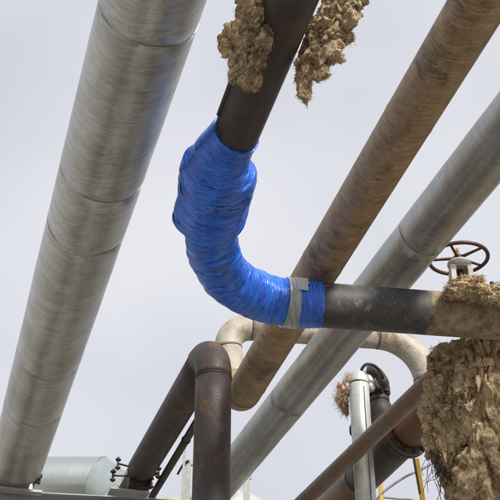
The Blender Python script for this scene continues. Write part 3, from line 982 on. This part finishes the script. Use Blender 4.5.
# ---------------------------------------------------------------- silver upright and the small valve behind it
zS = 11.95
S0 = at(358.5, 382, zS)
rootU = thing('silver_upright_pipe', 'narrow upright pipe in pale dented cladding with an open slanted top, lower right', 'pipe', (S0.x, S0.y, 0))
mb = MB()
hsS = line_pts((S0.x, S0.y, 0), (S0.x, S0.y, S0.z - .02), .05)
mb.sweep(hsS, .112, 40, rfun=lambda th, l, i: .004 * noise.noise(Vector((math.cos(th) * 2, math.sin(th) * 2, l * 4))))
mb.build('cladding', M['clad_pale'], rootU)
mb = MB()   # mitred head leaning to the right
t1 = Vector((S0.x, S0.y, S0.z - .03))
mb.sweep([t1, t1 + UP * .02, t1 + UP * .07 + Xr * .012, t1 + UP * .11 + Xr * .03, t1 + UP * .13 + Xr * .045], [.116, .116, .107, .090, .070], 40)
mb.build('mitred_cap', M['clad_pale'], rootU)
mb = MB(); ring(mb, t1, UP, .116, .008, 40); mb.build('seam', M['black_iron'], rootU)
mb = MB(); a0 = at(352, 396, zS - .1); a1q = at(352.5, 470, zS - .1)
mb.box((S0.x + .045, S0.y - .110, S0.z - 1.2), Xr, Fr, UP, .006, .006, 2.2)
mb.build('seam', M['black_iron'], rootU)

# rusty tuft of wool on its left
random.seed(31)
mb = MB()
for i, (x, y, w, h, a) in enumerate([(347, 386, 4.5, 8, -15), (343, 395, 5, 9, 12), (344, 404, 4, 6, 0), (340, 399, 3.5, 5, 0), (349, 380, 3, 4, 0), (345, 408, 3, 5, 10)]):
    k = zS / F_PX; a = math.radians(a)
    X = Xr * math.cos(a) + UP * math.sin(a); Z = -Xr * math.sin(a) + UP * math.cos(a)
    lump(mb, at(x, y, zS), w * k, w * k, h * k / CP, (X, Fr, Z), 170 + i, .6, 2.6, 4)
nv = len(mb.v); src = MB(); src.v = list(mb.v)
fray(mb, 900, .085, .0018, 0, nv, src, lambda P: at(348, 397, zS), .8)
tag(mb.build('wool_tuft', M['tuft'], None, origin=at(345, 395, zS)), 'frayed rust stained wool tuft at the top left of the silver upright', 'insulation')

# small valve group
zV = 12.35
Vc = at(383.5, 402, zV)
rootN = thing('angle_valve', 'black cast valve with bolted collar and brown bent pipe, behind the silver upright', 'valve', Vc - UP * .9)
def vert(x, y0, y1, z): 
    b = at(x, y0, z); return Vector((b.x, b.y, hz_at(x, y0, b))), Vector((b.x, b.y, hz_at(x, y1, b)))
p0, p1 = vert(384.5, 470, 388, zV)
mb = MB()
h = p1.z
for a_, r in ((0, 0),): pass
prof_v = [(-.95, .085), (-.66, .085), (-.655, .15), (-.61, .15), (-.605, .09), (-.54, .09), (-.53, .15), (-.485, .15), (-.48, .10), (-.40, .145), (-.30, .165), (-.22, .135), (-.19, .10), (-.185, .125), (-.14, .125), (-.135, .10), (-.10, .10), (-.02, .10), (0, .09)]
mb.sweep([Vector((p1.x, p1.y, h + q)) for q, _ in prof_v], [r for _, r in prof_v], 28)
mb.build('body', M['black_iron'], rootN)
mb = MB(); mb.sweep([Vector((p1.x, p1.y, h + q)) for q in (-.085, -.08, -.045, -.04)], [.135, .142, .142, .135], 32)
mb.sweep([Vector((p1.x, p1.y, h + q)) for q in (-.035, -.03, .005, .01)], [.135, .142, .142, .135], 32); mb.build('flange', M['black_iron'], rootN)
for k in range(8):
    a = 2 * math.pi * (k + .3) / 8
    c = Vector((p1.x + .118 * math.cos(a), p1.y + .118 * math.sin(a), h - .04))
    mb = MB(); mb.sweep([c - UP * .08, c + UP * .085], .009, 8); mb.sweep([c + UP * .05, c + UP * .07], .018, 6); mb.sweep([c - UP * .07, c - UP * .05], .018, 6); mb.build('bolt', M['black_iron'], rootN)
mb = MB()
q0 = Vector((p1.x, p1.y, h)); b1 = at(384, 384, zV); b2 = at(380, 376, zV + .02); b3 = at(374.5, 371, zV + .05); b4 = at(368, 371, zV + .08)
mb.sweep(spline([q0, q0 + UP * .06, b1, b2, b3, b4], 8), .062, 24); mb.build('elbow', M['hoop'], rootN)
# second body, left, darker and lower
l0, l1 = vert(373, 455, 396, zV + .15)
mb = MB(); 
prof_l = [(-.8, .05), (-.45, .05), (-.44, .085), (-.40, .085), (-.39, .06), (-.28, .075), (-.18, .075), (-.12, .055), (-.1, .085), (-.06, .085), (-.05, .05), (.06, .045)]
mb.sweep([Vector((l1.x, l1.y, l1.z + q)) for q, _ in prof_l], [r for _, r in prof_l], 24); mb.build('body', M['hoop'], rootN)
# white can
c0, c1 = vert(369.8, 390, 373, zV - .02)
mb = MB(); mb.sweep([c0 - UP * .02, c0, c0 + UP * .02] + line_pts(c0 + UP * .04, c1)[0:] + [c1 + UP * .02], [.03, .05, .064] + [.068] * len(line_pts(c0 + UP * .04, c1)) + [.05], 28)
tag(mb.build('vent_can', M['clad_pale'], None, origin=c0), 'short pale capped can between the silver upright and the black valve', 'can')
# black hose loop
mb = MB()
mb.sweep(spline([at(358, 377, zV - .2), at(361, 378, zV - .16), at(361.5, 370, zV - .14), at(366, 364.5, zV - .12), at(373, 365, zV - .1), at(379, 370, zV - .08), at(383, 377, zV - .08), at(385, 384, zV - .02)], 8), .018, 12)
hose = mb.build('hose', M['rubber'], None, origin=at(372, 366, zV))
tag(hose, 'thin black hose looping over the pale can beside the silver upright', 'hose')
mb = MB(); mb.sweep(line_pts(at(353.5, 378.5, zV - .2), at(362, 377, zV - .12)), .035, 16); o = mb.build('coupling', M['rubber'], hose)
# handle bracket on left of silver pipe
mb = MB(); mb.sweep(spline([at(352.5, 424, zS), at(350.5, 427, zS), at(350.5, 433, zS), at(352.5, 436, zS)], 6), .011, 8); mb.build('bracket', M['black_iron'], rootU)

# ---------------------------------------------------------------- support beam, shoes, clamps, lower left
zb = 11.95
Bm0 = at(15, 491, zb)
top_h = EYE.z + 4.275
def beam_at(x):     # point on the beam axis at photo column x
    lo, hi = -6, 12
    base = Vector((Bm0.x, Bm0.y, top_h))
    for _ in range(40):
        m = (lo + hi) / 2
        if proj(base + E_DIR * m)[0] < x: lo = m
        else: hi = m
    return base + E_DIR * lo
bl, br = beam_at(-110), beam_at(420)
N_DIR = Vector((-E_DIR.y, E_DIR.x, 0))
rack = thing('pipe_rack', 'pale grey steel beam carrying the pipes along the bottom left edge', 'pipe rack', ((bl.x + br.x) / 2, (bl.y + br.y) / 2, 0))
mb = MB()
mid, ln = (bl + br) / 2, (br - bl).length
mb.box(mid - UP * .0075, E_DIR, N_DIR, UP, ln, .20, .015, .002)
mb.box(mid - UP * .115, E_DIR, N_DIR, UP, ln, .012, .20)
mb.box(mid - UP * .2225, E_DIR, N_DIR, UP, ln, .20, .015, .002)
mb.build('beam', M['steel'], rack)
for q in (bl, br):
    mb = MB()
    zc_ = (q.z - .23) / 2
    for s in (-1, 1): mb.box((q.x, q.y, zc_) + Vector((0, 0, 0)) + N_DIR * s * .1 if False else Vector((q.x, q.y, zc_)) + N_DIR * s * .1, E_DIR, N_DIR, UP, .2, .014, q.z - .23)
    mb.box(Vector((q.x, q.y, zc_)), E_DIR, N_DIR, UP, .012, .186, q.z - .23)
    mb.build('column', M['steel'], rack)

# saddle of the left pipe
PA = RA.a + RA.d * ((Bm0 - RA.a).dot(RA.d))
PA = RA.at_y(470)
perpA = Vector((-RA.d.y, RA.d.x, 0))
sA = thing('pipe_saddle', 'grey plate saddle with dark slots under the thick left pipe', 'saddle', (PA.x, PA.y, top_h))
for s in (-1, 1):
    mb = MB(); mb.box(A_end + RA.d * .16 + perpA * s * .225 - UP * .10, RA.d, perpA, UP, .16, .012, .22, .002)
    mb.build('lug', M['steel'], sA)
mb = MB(); mb.box(Vector((A_end.x, A_end.y, top_h - .07)) + RA.d * .02, RA.d, perpA, UP, .12, .62, .03, .003); mb.build('base_plate', M['steel'], sA)
random.seed(8)
mb = MB()
for k in range(14):
    c = A_end + RA.d * random.uniform(.0, .06) + perpA * random.uniform(-.26, -.2) + UP * random.uniform(-.19, .0)
    lump(mb, c, .03, .03, .04, None, 200 + k, .6, 2.5, 3)
mb.build('packing', M['black_iron'], sA)

# clamp of the dark bend: black shoe, pale cheek, bolts
perpH = Vector((-RH.d.y, RH.d.x, 0))      # points to -x
if perpH.x > 0: perpH = -perpH
cl_ = thing('pipe_clamp', 'black pipe shoe with bolted lugs where the dark bend meets the beam', 'clamp', (H_end.x, H_end.y, top_h))
mb = MB(); mb.box(Vector((H_end.x, H_end.y, top_h + .075)) + RH.d * .12, RH.d, perpH, UP, .2, .25, .145, .004); mb.build('shoe', M['black_iron'], cl_)
mb = MB(); mb.box(Vector((H_end.x, H_end.y, top_h - .085)) + RH.d * .05 + perpH * .12, RH.d, perpH, UP, .22, .44, .018, .003); mb.build('base_plate', M['steel'], cl_)
mb = MB(); mb.box(Vector((H_end.x, H_end.y, top_h + .11)) + RH.d * .06 + perpH * .19, RH.d, perpH * .9 + UP * .42, UP * .9 - perpH * .42, .05, .012, .26, .002); mb.build('cheek_plate', M['clad_pale'], cl_)
mb = MB(); ring(mb, H_end + RH.d * .03, RH.d, .150, .06, 48, False); mb.build('strap', M['black_iron'], cl_)
for s, lst in ((1, ((118.0, 463.5), (113.0, 475.5))), (-1, ((158.5, 472.5), (151.0, 482.5)))):
    for (x, y) in lst:
        c = at(x, y, 11.75)
        mb = MB(); mb.sweep(line_pts(c - UP * .075, c + UP * .075), .013, 8)
        for q in (-.05, .045):
            mb.sweep([c + UP * (q - .012), c + UP * (q - .008), c + UP * (q + .008), c + UP * (q + .014)], [.02, .032, .032, .018], 10)
        mb.build('bolt', M['black_iron'], cl_)
        root_pt = H_end + RH.d * .03 + perpH * s * .13 + UP * (c.z - H_end.z)
        mb = MB(); dv = (root_pt - c); mb.box((c + root_pt) / 2, dv, UP.cross(dv), UP, dv.length, .03, .012, .002)
        mb.build('lug', M['black_iron'], cl_)

# bright duct behind the beam
zd = 16.2
rootD = thing('bright_duct', 'wide shiny silver duct lying behind the thick left pipe, with a mitred bend', 'duct', at(60, 480, zd))
rd = .375
d0 = at(-60, 481, zd)
dk = at(97, 482, zd); dd0 = Vector((dk.x - d0.x, dk.y - d0.y, 0)).normalized()
dk = Vector((dk.x, dk.y, d0.z))
dd1 = (dd0 * .62 - UP * .55 + Vector((0, -.25, 0))).normalized()
dkk = dk + dd1 * .55
dd2 = (dd0 * .3 - UP * .9 + Vector((0, -.3, 0))).normalized()
def mitre_pipe(A, B, nA, nB, r, n=72):
    """a straight sheet section cut by a plane at each end"""
    a = (B - A).normalized()
    x = (UP - a * UP.dot(a)).normalized(); y = a.cross(x)
    mb = MB(); vs = []; m = 6
    ln = (B - A).length
    e0, e1 = [], []
    for k in range(n):
        th = 2 * math.pi * k / n; o = (x * math.cos(th) + y * math.sin(th)) * r
        e0.append(A + o - a * (o.dot(nA) / a.dot(nA))); e1.append(B + o - a * (o.dot(nB) / a.dot(nB)))
    for q in range(m + 1): vs += [e0[k].lerp(e1[k], q / m) for k in range(n)]
    fs, uvs = [], []
    for q in range(m):
        for k in range(n):
            k2 = (k + 1) % n
            fs.append([q * n + k, q * n + k2, (q + 1) * n + k2, (q + 1) * n + k])
            uvs.append([(k / n, q * ln / m), ((k + 1) / n, q * ln / m), ((k + 1) / n, (q + 1) * ln / m), (k / n, (q + 1) * ln / m)])
    mb.add(vs, fs, uvs)
    return mb, e0
n01, n12 = (dd0 + dd1).normalized(), (dd1 + dd2).normalized()
mb, _ = mitre_pipe(d0 - dd0 * 6, dk, dd0, n01, rd); mb.build('cladding', M['clad_shiny'], rootD)
mb, ea = mitre_pipe(dk, dkk, n01, n12, rd + .001); mb.build('mitre_section', M['clad_shiny'], rootD)
mb, eb = mitre_pipe(dkk, dkk + dd2 * 2.5, n12, dd2, rd); mb.build('mitre_section', M['clad_shiny'], rootD)
for e in (ea, eb):
    mb = MB(); mb.sweep(e + [e[0]], .006, 8, caps=False); mb.build('seam', M['seam'], rootD)
mb = MB(); ring(mb, dk - dd0 * 1.0, dd0, rd + .004, .016, 72); mb.build('band', M['clad_shiny'], rootD)

# pale lagged pipe crossing behind, bottom
zp = 14.2
rootP = thing('pale_lagged_pipe', 'pale crumpled clad pipe peeking over the bottom edge left of centre', 'pipe', at(250, 512, zp))
q0 = at(150, 519, zp); q1 = at(247, 516, zp); q1 = Vector((q1.x, q1.y, q0.z + .05))
dq = (q1 - q0).normalized()
mb = MB(); mb.sweep(line_pts(q0 - dq * 2, q1 - dq * .55, .1), .29, 40); mb.build('cladding', M['cream'], rootP)
aq = arc_pts(q1 + dq * .22, dq, -UP, .45, 10)
mb = MB(); mb.sweep(line_pts(q1 - dq * .56, aq[0], .05)[:-1] + aq + [aq[-1] - UP * 3], .345, 48, rfun=lambda th, l, i: .012 * noise.noise(Vector((math.cos(th) * 3, math.sin(th) * 3, l * 6)))); mb.build('elbow_cladding', M['clad_pale'], rootP)

# ---------------------------------------------------------------- guardrails
def upright(mb, x, y0, z, w, dpt, ybase=None):
    b = at(x, y0, z); mb.box(Vector((b.x, b.y, b.z / 2)), Xr, Fr, UP, w, dpt, b.z, .003)
    return b
zg = 13.4
gb = at(186, 445, zg)
rootGR = thing('grey_guardrail', 'grey steel guardrail frame seen on both sides of the dark upright pipe', 'guardrail', (gb.x, gb.y, 0))
mb = MB(); upright(mb, 184.6, 447, zg, .03, .07); upright(mb, 188.6, 461, zg - .03, .06, .05); mb.build('post', M['steel'], rootGR)
mb = MB(); upright(mb, 246.5, 440, zg, .075, .05); mb.build('post', M['steel'], rootGR)
mb = MB(); a_, b_ = at(186, 463.5, zg), at(246, 464.5, zg); b_.z = a_.z
mb.box((a_ + b_) / 2, b_ - a_, Vector((0, 1, 0)), UP, (b_ - a_).length + .05, .05, .055, .003)
mb.build('rail', M['steel'], rootGR)
mb = MB(); a_, b_ = at(186, 490, zg), at(246, 491, zg); b_.z = a_.z
mb = MB(); c_ = at(249.8, 474, zg - .02); mb.box(c_, Xr, Fr, UP, .045, .03, .14, .002); mb.build('tab', M['steel'], rootGR)
mb = MB(); mb.sweep(spline([at(177.5, 474.5, zg - .08), at(180.5, 469, zg - .08), at(184, 463.5, zg - .08), at(189, 460.5, zg - .08)], 6), .014, 8); mb.build('hook', M['black_iron'], rootGR)

zy = 13.6
yb = at(418, 461, zy)
rootY = thing('yellow_guardrail', 'yellow painted post with a dark strap and thin sloping handrails, under the flange', 'guardrail', (yb.x, yb.y, 0))
mb = MB(); b1_ = at(416.5, 459, zy); mb.box((b1_ + at(425, 515, zy)) / 2, Xr, Fr, (b1_ - at(425, 515, zy)), .062, .05, (b1_ - at(425, 515, zy)).length, .003)
mb.box(at(425, 515, zy) * .5 + Vector((at(425, 515, zy).x, at(425, 515, zy).y, 0)) * .5, Xr, Fr, UP, .062, .05, at(425, 515, zy).z); mb.build('post', M['yellow'], rootY)
mb = MB(); mb.box((at(412.5, 452, zy - .06) + at(420, 494, zy - .06)) / 2, Xr, Fr, at(412.5, 452, zy - .06) - at(420, 494, zy - .06), .03, .012, (at(412.5, 452, zy - .06) - at(420, 494, zy - .06)).length); mb.build('strap', M['black_iron'], rootY)
mb = MB(); b2_ = at(379.5, 470, zy + .3); mb.box(Vector((b2_.x, b2_.y, b2_.z / 2)), Xr, Fr, UP, .055, .05, b2_.z, .003); mb.build('post', M['yellow'], rootY)
mb = MB(); mb.sweep(spline([at(376, 500, zy + .1), at(384, 491.5, zy + .1), at(404, 477.5, zy + .1), at(422, 469, zy + .1), at(440, 459, zy + .1)], 6), .017, 10)
mb.sweep(line_pts(at(378, 497, zy + .1), at(440, 502.5, zy + .1)), .014, 10); mb.build('handrail', M['steel'], rootY)
